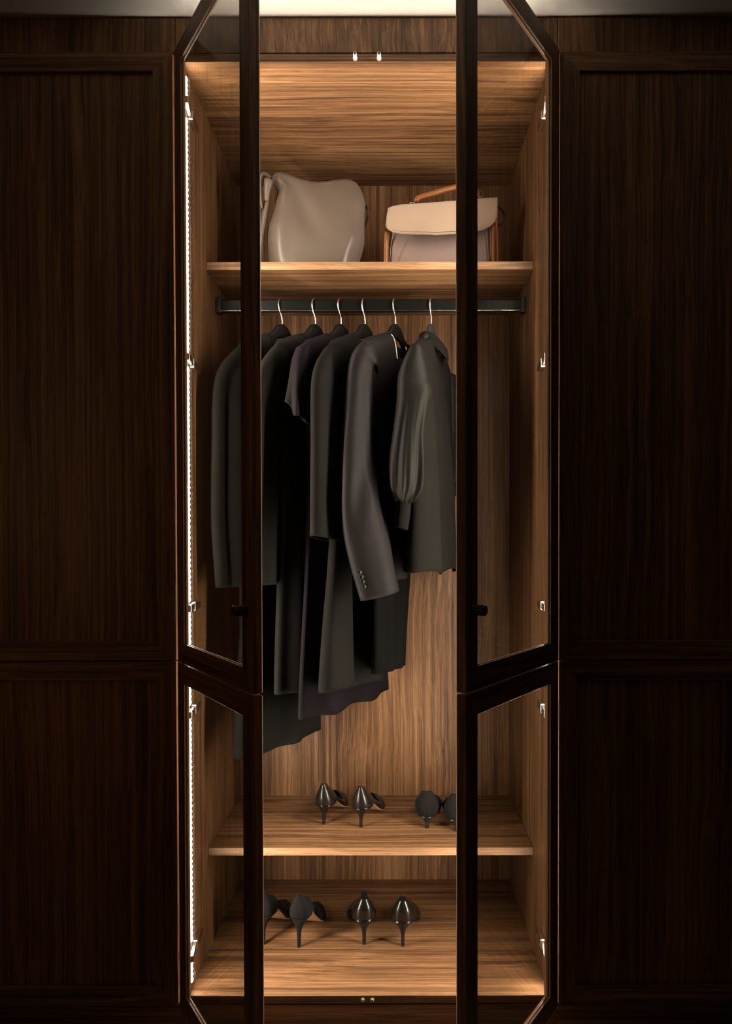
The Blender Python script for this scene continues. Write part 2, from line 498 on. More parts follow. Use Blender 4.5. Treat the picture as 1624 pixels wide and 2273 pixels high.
# hinges
def hinge(s, z, ang, hx):
    x = s * HI; sg = -s
    b = lambda u0, u1, y0, y1, z0, z1: boxv(*sorted((x + sg * u0, x + sg * u1)), y0, y1, z0, z1)
    V, Fc = join((b(0.0, 0.0035, 0.030, 0.088, -0.008 + z, 0.008 + z), BOXF))
    h = mk('hinge', V, Fc, 'nickel', W0, bev=0.0008, label='polished metal cabinet hinge')
    # arm, wedge shaped
    Y0, Y1 = 0.0275, 0.094
    V = [(x + sg * u, y, z + w) for u, y, w in (
        (0.0035, Y0, -0.0105), (0.0155, Y0, -0.0105), (0.0110, Y1, -0.008), (0.0035, Y1, -0.008),
        (0.0035, Y0, 0.0105), (0.0155, Y0, 0.0105), (0.0110, Y1, 0.008), (0.0035, Y1, 0.008))]
    mk('hinge_arm', V, BOXF, 'nickel', h, bev=0.0015)
    # link to the door
    c, sn = cos(ang), sin(ang)
    dp = lambda a, bb: (hx + sg * (a * c + bb * sn), -0.026 - a * sn + bb * c)
    p0 = (x + sg * 0.010, 0.029); p1 = dp(0.024, T + 0.0005)
    dirv = Vector((p1[0] - p0[0], p1[1] - p0[1], 0)).normalized(); nr = Vector((-dirv.y, dirv.x, 0)) * 0.004
    V = []
    for zz in (-0.008, 0.008):
        for p, q in ((p0, 1), (p1, 1), (p1, -1), (p0, -1)):
            V.append((p[0] + nr.x * q, p[1] + nr.y * q, z + zz))
    mk('hinge_link', V, BOXF, 'nickel', h, bev=0.001)


for z in HINGE_Z:
    hinge(-1, z, 0.98652, -0.4454); hinge(1, z, 0.96683, 0.4482)


# door catches
def pin(px, py, length, r, mat):
    p = at(px, py, 0.0)
    n = 16; V = []
    rings = [(0.0, r * 1.35, 0), (-0.002, r * 1.35, 0), (-0.002, r, 0), (-length, r, 0), (-length - 0.0008, r * 0.8, 0), (-length - 0.0008, 0.0002, 0)]
    for y, rr, _ in rings:
        for q in range(n): V.append((p.x + rr * cos(2 * pi * q / n), y, p.z + rr * sin(2 * pi * q / n)))
    Fc = [(a * n + q, a * n + (q + 1) % n, (a + 1) * n + (q + 1) % n, (a + 1) * n + q) for a in range(len(rings) - 1) for q in range(n)]
    ct = mk('door_catch', V, Fc, mat, W0)
    if length < 0.01: return
    V = []
    for y, rr in ((-length - 0.0006, r * 0.62), (-length - 0.0016, r * 0.6), (-length - 0.0016, 0.0001)):
        for q in range(n): V.append((p.x + rr * cos(2 * pi * q / n), y, p.z + rr * sin(2 * pi * q / n)))
    Fc = [(a * n + q, a * n + (q + 1) % n, (a + 1) * n + (q + 1) % n, (a + 1) * n + q) for a in range(2) for q in range(n)]
    mk('magnet', V, Fc, 'plastic_black', ct)


for px in (788, 841): pin(px, 129.5, 0.017, 0.0042, 'catch_white')
for px in (805, 826): pin(px, 2219, 0.003, 0.0036, 'catch_dull')


def closed_unit(side, name, label):
    s = side
    x0, x1 = sorted((s * (HG + 0.0005), s * 0.9505))
    w = thing(name, label, 'wardrobe', (s * 0.7, 0.3, 0))
    t = 0.0175
    box('side_panel', (x0, x0 + t, 0, D + 0.02, 0.0, ZT + 0.0195), 'walnut_vertical', w)
    box('side_panel', (x1 - t, x1, 0, D + 0.02, 0.0, ZT + 0.0195), 'walnut_vertical', w)
    box('back_panel', (x0 + t, x1 - t, D, D + 0.018, 0.03, ZT + 0.0195), 'walnut_vertical', w, bev=0)
    box('top_panel', (x0 + t, x1 - t, 0, D, ZT, ZT + 0.0195), 'walnut_horizontal', w)
    box('bottom_panel', (x0 + t, x1 - t, 0, D, ZB - 0.0195, ZB), 'walnut_horizontal', w)
    box('plinth', (x0, x1, -0.0005, 0.0175, 0.0, ZB - 0.0225), 'walnut_horizontal', w)
    box('fascia', (x0, x1, -0.0005, 0.0175, ZT + 0.0215, ZC - 0.003), 'walnut_vertical', w)
    for z0, z1 in ((ZG + 0.0015, ZDT), (ZDB, ZG - 0.0015)):
        a0, a1 = x0 + 0.001, x1 - 0.001
        d = place(w, 'door', (0, -T - 0.001, 0), 0)
        frame(d, a0, a1, z0, z1, PROF)
        box('panel', (a0 + ST - 0.003, a1 - ST + 0.003, 0.008, 0.017, z0 + ST - 0.003, z1 - ST + 0.003), 'walnut_vertical', d, bev=0, local=True)
    return w


closed_unit(-1, 'closed_wardrobe', 'closed dark walnut wardrobe next to the visible glowing light strip')
closed_unit(1, 'closed_wardrobe', 'closed dark walnut wardrobe on the blouse side, away from the glowing light strip')

# ------------------------------------------------------------------ bags on the upper shelf
# slouchy taupe leather bag
BY = 0.33
bz = SH1
bag = thing('handbag', 'slouchy taupe grey leather bag with a curved top edge on the upper shelf', 'bag', (at(697, 500, BY).x, BY, bz))
k_ = lambda px, py: at(px, py, 0.285)
topk = [(0.0, 383), (0.03, 373), (0.09, 366.5), (0.14, 366), (0.20, 369), (0.28, 376), (0.36, 382), (0.44, 386), (0.52, 388), (0.62, 386.5),
        (0.72, 383.5), (0.80, 381.5), (0.87, 382), (0.93, 387), (0.97, 396), (1.0, 412)]
leftk = [(366, 590), (386, 592), (395, 602), (405, 609), (430, 606.5), (455, 602), (480, 595), (500, 588), (520, 586), (545, 587), (585, 590), (640, 596)]
rightk = [(366, 800), (400, 801), (420, 805), (440, 809.5), (470, 808), (510, 807.5), (540, 807), (560, 803), (585, 797), (640, 788)]


def bagpt(u, v, front):
    ty = key(u, topk)[0]
    by_ = 628
    py = by_ + (ty - by_) * v
    L_, R_ = key(py, leftk)[0], key(py, rightk)[0]
    px = L_ + (R_ - L_) * u
    e = max(0.0, 1 - abs(2 * u - 1) ** 3.2) ** 0.6
    h = (0.078 * (1 - v) ** 0.8 + 0.010 * v ** 0.3)
    if v > 0.985: h *= 0.6
    y = -h * e if front else h * e * 0.8
    if front:
        # soft modelling of the leather: valley from the upper corner, full lower corners, side ridges
        dline = (u - 0.13) - (1 - v) * 0.62
        y += 0.009 * math.exp(-(dline / 0.13) ** 2) * math.exp(-((v - 0.62) / 0.28) ** 2) * e
        y -= 0.013 * math.exp(-((u - 0.13) / 0.10) ** 2) * math.exp(-((v - 0.30) / 0.30) ** 2)
        y -= 0.010 * math.exp(-((u - 0.90 + 0.10 * (0.5 - v)) / 0.07) ** 2) * math.exp(-((v - 0.25) / 0.22) ** 2)
        y -= 0.010 * math.exp(-((u - 0.10) / 0.05) ** 2) * math.exp(-((v - 0.80) / 0.16) ** 2)
        y += 0.010 * math.exp(-((u - 0.03) / 0.04) ** 2) * math.exp(-((v - 0.86) / 0.07) ** 2)
    Y = BY + y
    p = k_(px, py)
    return Vector((p.x, Y, bz + 0.0008 + max(0, p.z - k_(px, 628).z) * 1.0))


# keep the foot on the shelf: scale heights so the top lands where the photo has it
zb_ = k_(697, 628).z
def bagpt2(u, v, front):
    p = bagpt(u, v, front)
    ty = key(u, topk)[0]
    ztop = k_(697, ty).z
    return Vector((p.x, p.y, bz + 0.0008 + (ztop - bz - 0.0008) * v))
n_u, n_v = 56, 48
gf = grid(lambda u, v: bagpt2(u, v, True), n_u, n_v)
gb = grid(lambda u, v: bagpt2(u, v, False), n_u, n_v)
mk('bag_body', *join(gf, gb), 'leather_taupe', bag, smooth=True)
# dotted embossed mark
V, Fc = [], []
for i in range(8):
    p = at(713.5 + i * 3.1, 402.2 - (0.6 if i in (1, 5) else 0), 0.30)
    q = 0.0011
    py_ = BY - 0.0
    # find front surface depth at this place
    uu = (key(402, leftk)[0]); rr_ = key(402, rightk)[0]
    u_ = (713.5 + i * 3.1 - uu) / (rr_ - uu); v_ = (p.z - bz) / (k_(697, key(u_, topk)[0]).z - bz)
    yy = bagpt2(u_, v_, True).y
    v8 = boxv(p.x - q, p.x + q * 0.6, yy - 0.0012, yy + 0.002, p.z - 0.0016, p.z + 0.0016)
    V, Fc = join((V, Fc), (v8, BOXF))
mk('embossed_mark', V, Fc, 'leather_mauve', bag, kind='stuff', label='tiny pale embossed mark')
# side loop, funnel tab and hanging strap
P = spline([at(586, 404, 0.31), at(590, 398, 0.30), at(596, 397, 0.31), at(600, 404, 0.33)], 10)
mk('handle_loop', *ribbon(spline([at(598, 396, 0.33), at(584, 388, 0.30), at(578.5, 402, 0.29), at(578.5, 440, 0.29), at(582, 463, 0.30)], 18), (0, 1, 0), 0.018, 0.004), 'leather_taupe', bag, smooth=True)
mk('strap_tab', *tube(spline([at(596, 401, 0.300), at(594, 415, 0.298), at(592, 430, 0.298), at(591.5, 447, 0.30)], 10),
                      [0.0142, 0.0140, 0.0134, 0.0126, 0.0116, 0.0106, 0.0098, 0.0090, 0.0084, 0.0080, 0.0078], 16, 0.9), 'leather_taupe', bag, smooth=True)
mk('strap', *ribbon(spline([at(591, 446, 0.30), at(587, 470, 0.298), at(583, 500, 0.296), at(579, 530, 0.296), at(577, 560, 0.298), at(577, 592, 0.31)], 20), (1, -0.2, 0), 0.0145, 0.003), 'leather_taupe', bag, smooth=True)
mk('strap', *ribbon(spline([at(808, 455, 0.35), at(814, 462, 0.345), at(816, 475, 0.34), at(813, 492, 0.345), at(807, 506, 0.35)], 16), (0, 1, 0), 0.02, 0.003), 'leather_dark', bag, smooth=True, label='dark inner strap')

# satchel
SY = 0.30
sat = thing('satchel', 'structured satchel with pale suede flap, mauve body and tan leather handle', 'bag', (at(980, 540, 0.34).x, 0.34, SH1))


def satbody():
    y0, y1 = 0.305, 0.395
    a, b = at(866.5, 545, y0).x, at(1088, 545, y0).x
    a1, b1 = at(872, 455, y0).x, at(1086, 455, y0).x
    zt = at(970, 462, y0).z

    def f(u, v):
        xl, xr = a + (a1 - a) * v, b + (b1 - b) * v
        lean = 0.018 * v
        # rounded rectangle ring
        th = 2 * pi * u
        cx_, cy_ = cos(th), sin(th)
        e = 0.16
        sx = math.copysign(abs(cx_) ** e, cx_); sy = math.copysign(abs(cy_) ** e, cy_)
        hw = (xr - xl) / 2; hd = (y1 - y0) / 2 * (1 - 0.45 * v)
        return Vector(((xl + xr) / 2 + hw * sx, (y0 + y1) / 2 + lean + hd * sy, SH1 + 0.0008 + (zt - SH1) * v))
    return grid(f, 64, 12, closed=True)


V, Fc = satbody()
nv_ = 13
Fc = list(Fc) + [tuple(i * nv_ for i in range(64))[::-1], tuple(i * nv_ + 12 for i in range(64))]
mk('satchel_body', V, Fc, 'leather_mauve', sat, smooth=False)
# front pocket edge piping
for xs in (((871, 522), (867.5, 545), (864.5, 581), (863, 600)), ((1088, 510), (1088, 540), (1087.5, 570), (1084, 577), (1070, 579))):
    mk('piping', *tube([at(px, py, 0.3015) for px, py in xs], 0.0008, 8), 'leather_mauve', sat, smooth=True)
# tan gussets at both ends
for pts in (((859, 515, 0.316), (857, 545, 0.322), (856, 600, 0.33)), ((1094, 500, 0.316), (1094, 545, 0.322), (1094, 600, 0.33)), ((1100.5, 478, 0.36), (1103.5, 530, 0.37), (1104.5, 600, 0.38))):
    P = [at(*p) for p in pts]; P[-1].z = SH1 + 0.001
    mk('gusset', *ribbon(spline(P, 10), (1, 0.5, 0), 0.0125, 0.006), 'leather_tan', sat, smooth=True)
# flap, draped over the top and down the front
ftop = [(0.0, 463), (0.05, 458), (0.14, 454.5), (0.28, 452.5), (0.60, 447), (0.82, 441), (1.0, 439.5)]
fbot = [(0.0, 504), (0.02, 511), (0.06, 516.5), (0.12, 519), (0.25, 520.3), (0.40, 520.8), (0.46, 522), (0.53, 520.5), (0.66, 518.5), (0.80, 515), (0.88, 511), (0.94, 504), (0.98, 494), (1.0, 482)]
fx0 = [(440, 864), (463, 861), (480, 857.5), (500, 856), (522, 860)]
fx1 = [(440, 1104), (470, 1103.2), (482, 1102), (522, 1098)]


def flap(u, v):
    ty, by_ = key(u, ftop)[0], key(u, fbot)[0]
    if v < 0.3:                                   # over the top towards the back
        k = v / 0.3
        px = 0
        y = 0.375 - 0.085 * k; py = ty
        L_, R_ = key(ty, fx0)[0], key(ty, fx1)[0]
        p = at(L_ + (R_ - L_) * u, ty, 0.292)
        zz = p.z + 0.006 * sin(pi * k) - 0.004 * (1 - k)
        return Vector((p.x, y, zz))
    k = (v - 0.3) / 0.7
    py = ty + (by_ - ty) * k
    L_, R_ = key(py, fx0)[0], key(py, fx1)[0]
    Y = 0.290 - 0.006 * sin(pi * k) + 0.004 * sin(u * 9) * k - 0.006 * k * math.exp(-((u - 0.45) / 0.2) ** 2)
    p = at(L_ + (R_ - L_) * u, py, Y)
    return p


mk('flap', *grid(flap, 64, 30), 'suede_beige', sat, smooth=True, solid=0.003)
off = lambda u: Vector((0, -0.0030, 0.0058))
mk('stitching', *tube([flap(u, 1.0) + off(u) for u in [0.02 + 0.96 * i / 60 for i in range(61)]], 0.0006, 6), 'thread_dark', sat, smooth=True, label='dark stitched line along the flap')
# handle
P = spline([at(924, 449, 0.345), at(926, 442, 0.345), at(934, 437.5, 0.345), at(960, 430, 0.345), at(990, 421, 0.345), at(1018, 415, 0.345), at(1044, 415, 0.345), at(1056, 424, 0.345), at(1060, 438, 0.345)], 40)
mk('handle', *tube(P, [0.0055] + [0.0082] * 39 + [0.0055], 14), 'leather_tan', sat, smooth=True)
for cx_, cy_, rx in ((915, 451.5, 0.0085), (1062, 430, 0.012)):
    c_ = at(cx_, cy_, 0.345)
    P = [c_ + Vector((rx * cos(t), 0.004 * sin(t), rx * (0.55 if rx < 0.01 else 0.95) * sin(t))) for t in [2 * pi * i / 24 for i in range(25)]]
    mk('handle_ring', *tube(P, 0.0016, 8, cap=False), 'nickel', sat, smooth=True, label='metal handle ring')
mk('strap', *ribbon(spline([at(1104, 458, 0.36), at(1112, 463, 0.36), at(1118, 474, 0.36), at(1118, 486, 0.36), at(1113, 496, 0.36), at(1106, 500, 0.36)], 20), (0, 1, 0), 0.012, 0.0025), 'leather_dark', sat, smooth=True)

# ------------------------------------------------------------------ hangers and clothes
PHIS = [math.radians(q) for q in (30, 30, 30, 30, 29, 18)]
NEAR = [Vector((-sin(q), -cos(q), 0)) for q in PHIS]; SIDE = [Vector((cos(q), -sin(q), 0)) for q in PHIS]; UP = Vector((0, 0, 1))
HOOKS = [626, 700, 757, 810, 878, 957]
NECKZ = at(750, 719, RY).z           # top of the hanger bodies
HC = [Vector((at(px, 719, RY).x, RY, NECKZ)) for px in HOOKS]


def loc(h, a, w, z):
    return HC[h] + NEAR[h] * a + SIDE[h] * w + UP * z


def hanger(h, mat, label, tall=0.0):
    c0 = HC[h]
    t = thing('clothes_hanger', label, 'hanger', (c0.x, c0.y, c0.z - 0.12), group='hangers on the clothes rail')
    zt = RZ1 - NECKZ + 0.0022
    R = 0.0115
    P = [(0, -0.02), (0, 0.004), (0.001, 0.014), (0.006, 0.024), (0.012, 0.034), (0.0155, 0.044), (0.0162, zt - 0.016), (0.0135, zt - 0.006), (0.006, zt - 0.0003),
         (-0.003, zt), (-0.011, zt - 0.005), (-0.0155, zt - 0.014), (-0.0160, zt - 0.026), (-0.0135, zt - 0.033)]
    P = spline([loc(h, a, 0, z) for a, z in P], 60)
    mk('hook', *tube(P, 0.0019, 10), 'chrome', t, smooth=True, label='bright chrome hook')
    # contoured body
    zc = [(0.0, -0.020), (0.022, -0.027), (0.045, -0.047), (0.075, -0.068), (0.12, -0.088), (0.165, -0.106), (0.172, -0.110)]
    hh = [(0.0, 0.020), (0.018, 0.0205), (0.030, 0.017), (0.05, 0.014), (0.09, 0.0115), (0.14, 0.0100), (0.163, 0.0085), (0.172, 0.003)]
    tk = [(0.0, 0.0065), (0.04, 0.0068), (0.10, 0.0072), (0.163, 0.0075), (0.172, 0.003)]

    def f(u, v):
        a = (u * 2 - 1) * 0.172; A = abs(a)
        z, hv, w = key(A, zc)[0], key(A, hh)[0], key(A, tk)[0]
        th = 2 * pi * v; e = 0.6
        cs, sn_ = math.copysign(abs(cos(th)) ** e, cos(th)), math.copysign(abs(sin(th)) ** e, sin(th))
        zz = z + hv * sn_
        if tall and A < 0.03: zz = z + hv * sn_
        # broad end pads bow forward a little
        return loc(h, a, w * cs + 0.2 * A * A, zz)
    V, Fc = grid(f, 64, 20)
    Fc = list(Fc) + [tuple(range(20))[::-1], tuple(64 * 21 + q for q in range(20))]
    mk('hanger_body', V, Fc, mat, t, smooth=True)
    return t


pos = ['first', 'second', 'third', 'fourth', 'fifth', 'sixth']
for i in range(5):
    hanger(i, 'hanger_black', 'black contoured hanger on the rail, %s from the glowing light strip' % pos[i])
hanger(5, 'hanger_grey', 'dark grey hanger holding the gathered sleeve blouse')


def body(h, hem, keys, neck=0.075, zneck=-0.045, zsh=-0.096, ash=0.192, scoop=0.016, folds=((5, 0.010, 0.0),), nu=72, nv=60, hemwave=0.0, shift=0.0):
    """keys: (fraction down from top 0..1, far a, near a, half thickness). returns verts/faces of a hanging garment body"""
    def top(a):
        A = abs(a)
        if A < neck:
            return zneck - scoop * (1 - (A / neck) ** 2) ** 0.5 if scoop else zneck
        k = (A - neck) / (ash - neck)
        return zneck + (zsh - zneck) * min(k, 1.0) - 0.012 * max(0, k - 0.8) / 0.2 * max(0, k - 0.8) / 0.2

    def pt(t, v, sgn):
        f0, n0, b0 = lin(0, keys)
        atop = -f0 + 0  # far extent positive number
        a_top = -f0 + (n0 + f0) * t
        z_top = top(a_top)
        z = hem + (z_top - hem) * v
        k = 1 - v
        f_, n_, b_ = key(k, keys)
        a = -f_ + (n_ + f_) * t
        cr = max(0.0, 1 - abs(2 * t - 1) ** 2.6) ** 0.5
        crn = 1.0 if abs(a_top) < neck else 0.0
        rise = sqrt(min(1.0, max(0.0, k * (z_top - hem) / 0.022)))
        w = b_ * cr * (rise if not crn else max(rise, 0.75))
        amp = min(1.0, max(0.0, (k - 0.08) / 0.5))
        fo = 0.0
        for q, am, ph in folds:
            fo += am * amp * sin(2 * pi * q * t + ph + (0.7 if sgn > 0 else 2.1) + 0.8 * k)
        fo *= cr ** 0.7
        zz = z + hemwave * sin(2 * pi * 2.3 * t + 1.0) * (1 - v) ** 4
        # the shoulder follows the bowed hanger
        bow = 0.2 * a * a * max(0.0, 1 - k * 3)
        return loc(h, a, sgn * w + fo * (1.0 if sgn > 0 else 0.7) + bow, zz)
    g1 = grid(lambda t, v: pt(t, v, 1), nu, nv)
    g2 = grid(lambda t, v: pt(t, v, -1), nu, nv)
    return join(g1, g2)


def sleeve(rings, n=48, steps=60, fold=None, tilt=0.0, hang=None, arm=(0.150, -0.135, 0.042, 0.020, 0.170, -0.150, 0.043, 0.021)):
    """rings: (px, py, Y, half length m, half thickness m, angle deg of the long axis away from the picture plane).
    hang: the hanger whose shoulder the sleeve is sewn to; arm: armhole and shoulder rings in hanger space"""
    Rg = []
    if hang is not None:
        an0 = math.radians(90) - PHIS[hang]
        Rg.append((*loc(hang, arm[0], 0.003, arm[1]), arm[2], arm[3], an0, math.radians(86)))
        Rg.append((*loc(hang, arm[4], 0.003, arm[5]), arm[6], arm[7], an0, math.radians(48)))
    for k_i, (px, py, Y, hA, hB, an) in enumerate(rings):
        Rg.append((*at(px, py, Y), hA, hB, math.radians(an), math.radians(10) if (k_i == 0 and hang is not None) else 0.0))
    cs = spline([r[:3] for r in Rg], steps); ws = spline([r[3:6] for r in Rg], steps); ps = spline([(r[6], 0, 0) for r in Rg], steps)

    def f(u, v):
        i = round(v * steps); c_ = cs[i]; A_, B_, an = ws[i]; ps_ = max(0.0, ps[i].x)
        e1 = Vector((-cos(an), -sin(an), 0)) * cos(ps_) + UP * sin(ps_)
        e2 = Vector((sin(an), -cos(an), 0))                                        # towards the right face
        th = 2 * pi * u
        ra, rb = 1.0, 1.0
        if fold:
            q = fold(th, v); ra += q * 0.4; rb += q
        return c_ + e1 * (A_ * ra * cos(th)) + e2 * (B_ * rb * sin(th)) - UP * (tilt * A_ * cos(th) * v)
    return grid(f, n, steps, closed=True)


def ridge(th, at_, wid):
    d = (th - at_ + pi) % (2 * pi) - pi
    return math.exp(-(d / wid) ** 2)


def lsleeve(h, pts, fold=None, n=32, steps=40):
    """sleeve in hanger space: (a, w, z, half a, half w)"""
    cs = spline([(p[0], p[1], p[2]) for p in pts], steps); ws = spline([(p[3], p[4], 0) for p in pts], steps)

    def f(u, v):
        i = round(v * steps); th = 2 * pi * u; r = 1.0 + (fold(th, v) if fold else 0)
        k = sqrt(max(0.0, 1 - (1 - min(1.0, v / 0.07)) ** 2)); k = max(k, 0.05)
        return loc(h, cs[i].x + ws[i].x * k * r * cos(th), cs[i].y + ws[i].y * k * r * sin(th), cs[i].z)
    return grid(f, n, steps, closed=True)


ZH = lambda py, Y: at(800, py, Y).z - NECKZ     # height below the hanger top that shows at image height py
gfold = lambda k, a, ph=0.0: (lambda th, v: a * (0.25 + 0.75 * min(1, v * 1.6)) * sin(k * th + ph + 1.2 * v))
far_sl = lambda L_, s=0.03: [(-0.178, 0.006, -0.100, 0.020, 0.016), (-0.196, 0.006, -0.125, 0.032, 0.024), (-0.205, 0.006, -0.25, 0.036, 0.026),
                         (-0.205, 0.008, -0.45, 0.034, 0.026), (-0.200, 0.008, L_, s, 0.024)]


def garment(name, label, cat, h, hem):
    c0 = HC[h]
    return thing(name, label, cat, (c0.x, c0.y, NECKZ + hem), group='clothes on the rail')


# 1 long sleeved dress next to the strip
hem = ZH(1648, 0.30)
g = garment('dress', 'longest charcoal dress on the rail, its long sleeve seen through the glass door', 'dress', 0, hem)
mk('dress_body', *body(0, hem, [(0, 0.192, 0.192, 0.020), (0.05, 0.188, 0.188, 0.022), (0.25, 0.165, 0.165, 0.030), (0.45, 0.150, 0.150, 0.030), (1.0, 0.165, 0.20, 0.034)], folds=((2.2, 0.010, 0.4), (4.1, 0.003, 1.0))), 'cloth_charcoal', g, smooth=True, solid=0.0014)
mk('sleeve', *sleeve([(510, 860, 0.145, 0.052, 0.021, 60), (507, 1000, 0.142, 0.056, 0.021, 60),
                      (507, 1150, 0.142, 0.058, 0.021, 60), (510, 1230, 0.142, 0.056, 0.021, 60), (514, 1302, 0.143, 0.054, 0.020, 60)], hang=0,
                     fold=lambda th, v: min(1, v * 2.5) * (0.85 * ridge(th, 2.0, 0.42) - 0.30 * ridge(th, 1.15, 0.45))), 'cloth_charcoal', g, smooth=True, solid=0.0014)
mk('sleeve', *lsleeve(0, far_sl(-0.66)), 'cloth_charcoal', g, smooth=True, solid=0.0014)

# 2 long sleeved dress
hem = ZH(1537, 0.19)
g = garment('dress', 'charcoal long sleeved dress just inside the edge of the open glass door', 'dress', 1, hem)
mk('dress_body', *body(1, hem, [(0, 0.192, 0.192, 0.020), (0.06, 0.188, 0.188, 0.020), (0.3, 0.155, 0.160, 0.028), (0.5, 0.15, 0.160, 0.028), (1.0, 0.12, 0.180, 0.032)], folds=((2.2, 0.010, 2.0), (5, 0.002, 0.3))), 'cloth_charcoal', g, smooth=True, solid=0.0014)
mk('sleeve', *sleeve([(594, 860, 0.146, 0.046, 0.020, 60), (589, 1000, 0.143, 0.046, 0.019, 60),
                      (587, 1150, 0.143, 0.045, 0.018, 60), (586, 1230, 0.143, 0.043, 0.018, 60), (586, 1298, 0.144, 0.041, 0.017, 60)], hang=1,
                     fold=lambda th, v: min(1, v * 2.5) * (0.35 * ridge(th, 2.0, 0.5) - 0.15 * ridge(th, 1.1, 0.45))), 'cloth_charcoal', g, smooth=True, solid=0.0014)
mk('sleeve', *lsleeve(1, far_sl(-0.66)), 'cloth_charcoal', g, smooth=True, solid=0.0014)

# 3 aubergine dress with flutter sleeve
hem = ZH(1597, 0.155)
g = garment('dress', 'dark aubergine dress with a short fluttering sleeve', 'dress', 2, hem)
mk('dress_body', *body(2, hem, [(0, 0.190, 0.190, 0.020), (0.06, 0.186, 0.186, 0.020), (0.3, 0.150, 0.155, 0.026), (0.5, 0.155, 0.160, 0.026), (1.0, 0.245, 0.198, 0.032)], folds=((2.4, 0.011, 0.9), (5, 0.003, 0.0)), hemwave=0.005), 'cloth_aubergine', g, smooth=True, solid=0.0014)


def flutter(u, v):
    th = -0.35 * pi + 1.7 * pi * u                        # open at the back
    c_ = lin(v, [(0, 680, 762), (0.10, 671, 774), (0.25, 665, 800), (0.6, 660, 855), (1.0, 660, 890)])
    hw = lin(v, [(0, 6), (0.10, 14), (0.25, 17), (0.6, 19), (1.0, 22)])[0]
    hd = lin(v, [(0, 0.006), (0.12, 0.022), (0.5, 0.032), (1.0, 0.040)])[0]
    drop = v ** 2 * (0.056 * (0.5 + 0.5 * cos(th - 0.5)) + 0.007 * sin(4 * th + 0.8))
    r = 1 + 0.26 * v * v * sin(5 * th + 0.6)
    p = at(c_[0], c_[1], 0.146)
    return p + Vector((hw * 0.00117 * r * cos(th), -hd * r * sin(th), -drop))


mk('sleeve', *grid(flutter, 64, 30), 'cloth_aubergine', g, smooth=True, solid=0.0014)
mk('sleeve', *lsleeve(2, [(-0.178, 0.006, -0.100, 0.018, 0.016), (-0.196, 0.006, -0.125, 0.030, 0.024), (-0.205, 0.006, -0.22, 0.040, 0.030)], steps=20), 'cloth_aubergine', g, smooth=True, solid=0.0014)

# 4 dress with three quarter sleeve
hem = ZH(1538, 0.13)
g = garment('dress', 'soft black flared dress with a wide elbow length sleeve, beside the blazer', 'dress', 3, hem)
mk('dress_body', *body(3, hem, [(0, 0.192, 0.192, 0.020), (0.06, 0.188, 0.188, 0.020), (0.3, 0.155, 0.160, 0.026), (0.5, 0.15, 0.170, 0.028), (1.0, 0.115, 0.222, 0.034)], folds=((1.6, 0.013, 2.6), (4, 0.002, 0.0)), hemwave=0.003), 'cloth_charcoal', g, smooth=True, solid=0.0014)
mk('sleeve', *sleeve([(720, 860, 0.146, 0.048, 0.022, 60), (720, 1000, 0.143, 0.050, 0.023, 60),
                      (721, 1120, 0.143, 0.052, 0.024, 58), (722, 1197, 0.143, 0.052, 0.025, 55)], hang=3, tilt=-0.16,
                     fold=lambda th, v: min(1, v * 2.5) * (0.25 * ridge(th, 2.1, 0.5) - 0.15 * ridge(th, 1.2, 0.45))), 'cloth_charcoal', g, smooth=True, solid=0.0014)
mk('sleeve', *lsleeve(3, far_sl(-0.50)), 'cloth_charcoal', g, smooth=True, solid=0.0014)

# 5 blazer, and the black garment under it
hem = ZH(1482, 0.30)
g = garment('dress', 'black garment hanging under the blazer, its straight skirt showing below the cuff', 'dress', 4, hem)
mk('dress_body', *body(4, hem, [(0, 0.150, 0.150, 0.012), (0.06, 0.150, 0.150, 0.012), (0.3, 0.13, 0.14, 0.016), (0.55, 0.09, 0.13, 0.018), (1.0, 0.040, 0.13, 0.022)], neck=0.06, ash=0.15, zneck=-0.052, zsh=-0.090, folds=((3, 0.004, 0.4),)), 'cloth_black', g, smooth=True, solid=0.0014)

hem = ZH(1285, 0.30)
g = garment('blazer', 'aubergine grey tailored blazer with four cuff buttons and white collar edge', 'blazer', 4, hem)
mk('blazer_body', *body(4, hem, [(0, 0.200, 0.198, 0.024), (0.08, 0.198, 0.192, 0.026), (0.35, 0.165, 0.165, 0.032), (0.6, 0.14, 0.160, 0.030), (1.0, 0.045, 0.165, 0.032)], neck=0.06, zneck=-0.040, zsh=-0.092, ash=0.198, scoop=0.06, folds=((3, 0.004, 0.9),)), 'cloth_blazer', g, smooth=True, solid=0.002)
SB = [(806, 830, 0.178, 0.056, 0.029, 60), (801, 905, 0.172, 0.060, 0.030, 58), (797, 1000, 0.166, 0.062, 0.032, 52),
      (799, 1080, 0.160, 0.063, 0.033, 44), (808, 1160, 0.154, 0.063, 0.034, 36), (823, 1235, 0.150, 0.060, 0.032, 30), (843, 1322, 0.148, 0.053, 0.027, 26)]
mk('sleeve', *sleeve(SB, n=64, steps=80, tilt=0.22, hang=4, arm=(0.145, -0.130, 0.050, 0.025, 0.168, -0.146, 0.050, 0.028),
                     fold=lambda th, v: 0.10 * ridge(th, 1.9, 0.4) - 0.16 * ridge(th, 1.2, 0.35) * min(1, v * 3) * max(0, 1 - v * 1.2) + 0.10 * math.exp(-((v - 0.66) / 0.10) ** 2) * sin(5 * th + 9 * v)), 'cloth_blazer', g, smooth=True, solid=0.002)
mk('sleeve', *lsleeve(4, [(-0.180, 0.004, -0.094, 0.022, 0.020), (-0.204, 0.004, -0.120, 0.036, 0.028), (-0.210, 0.004, -0.30, 0.042, 0.030), (-0.205, 0.006, -0.48, 0.038, 0.028), (-0.195, 0.008, -0.62, 0.032, 0.026)]), 'cloth_blazer', g, smooth=True, solid=0.002)
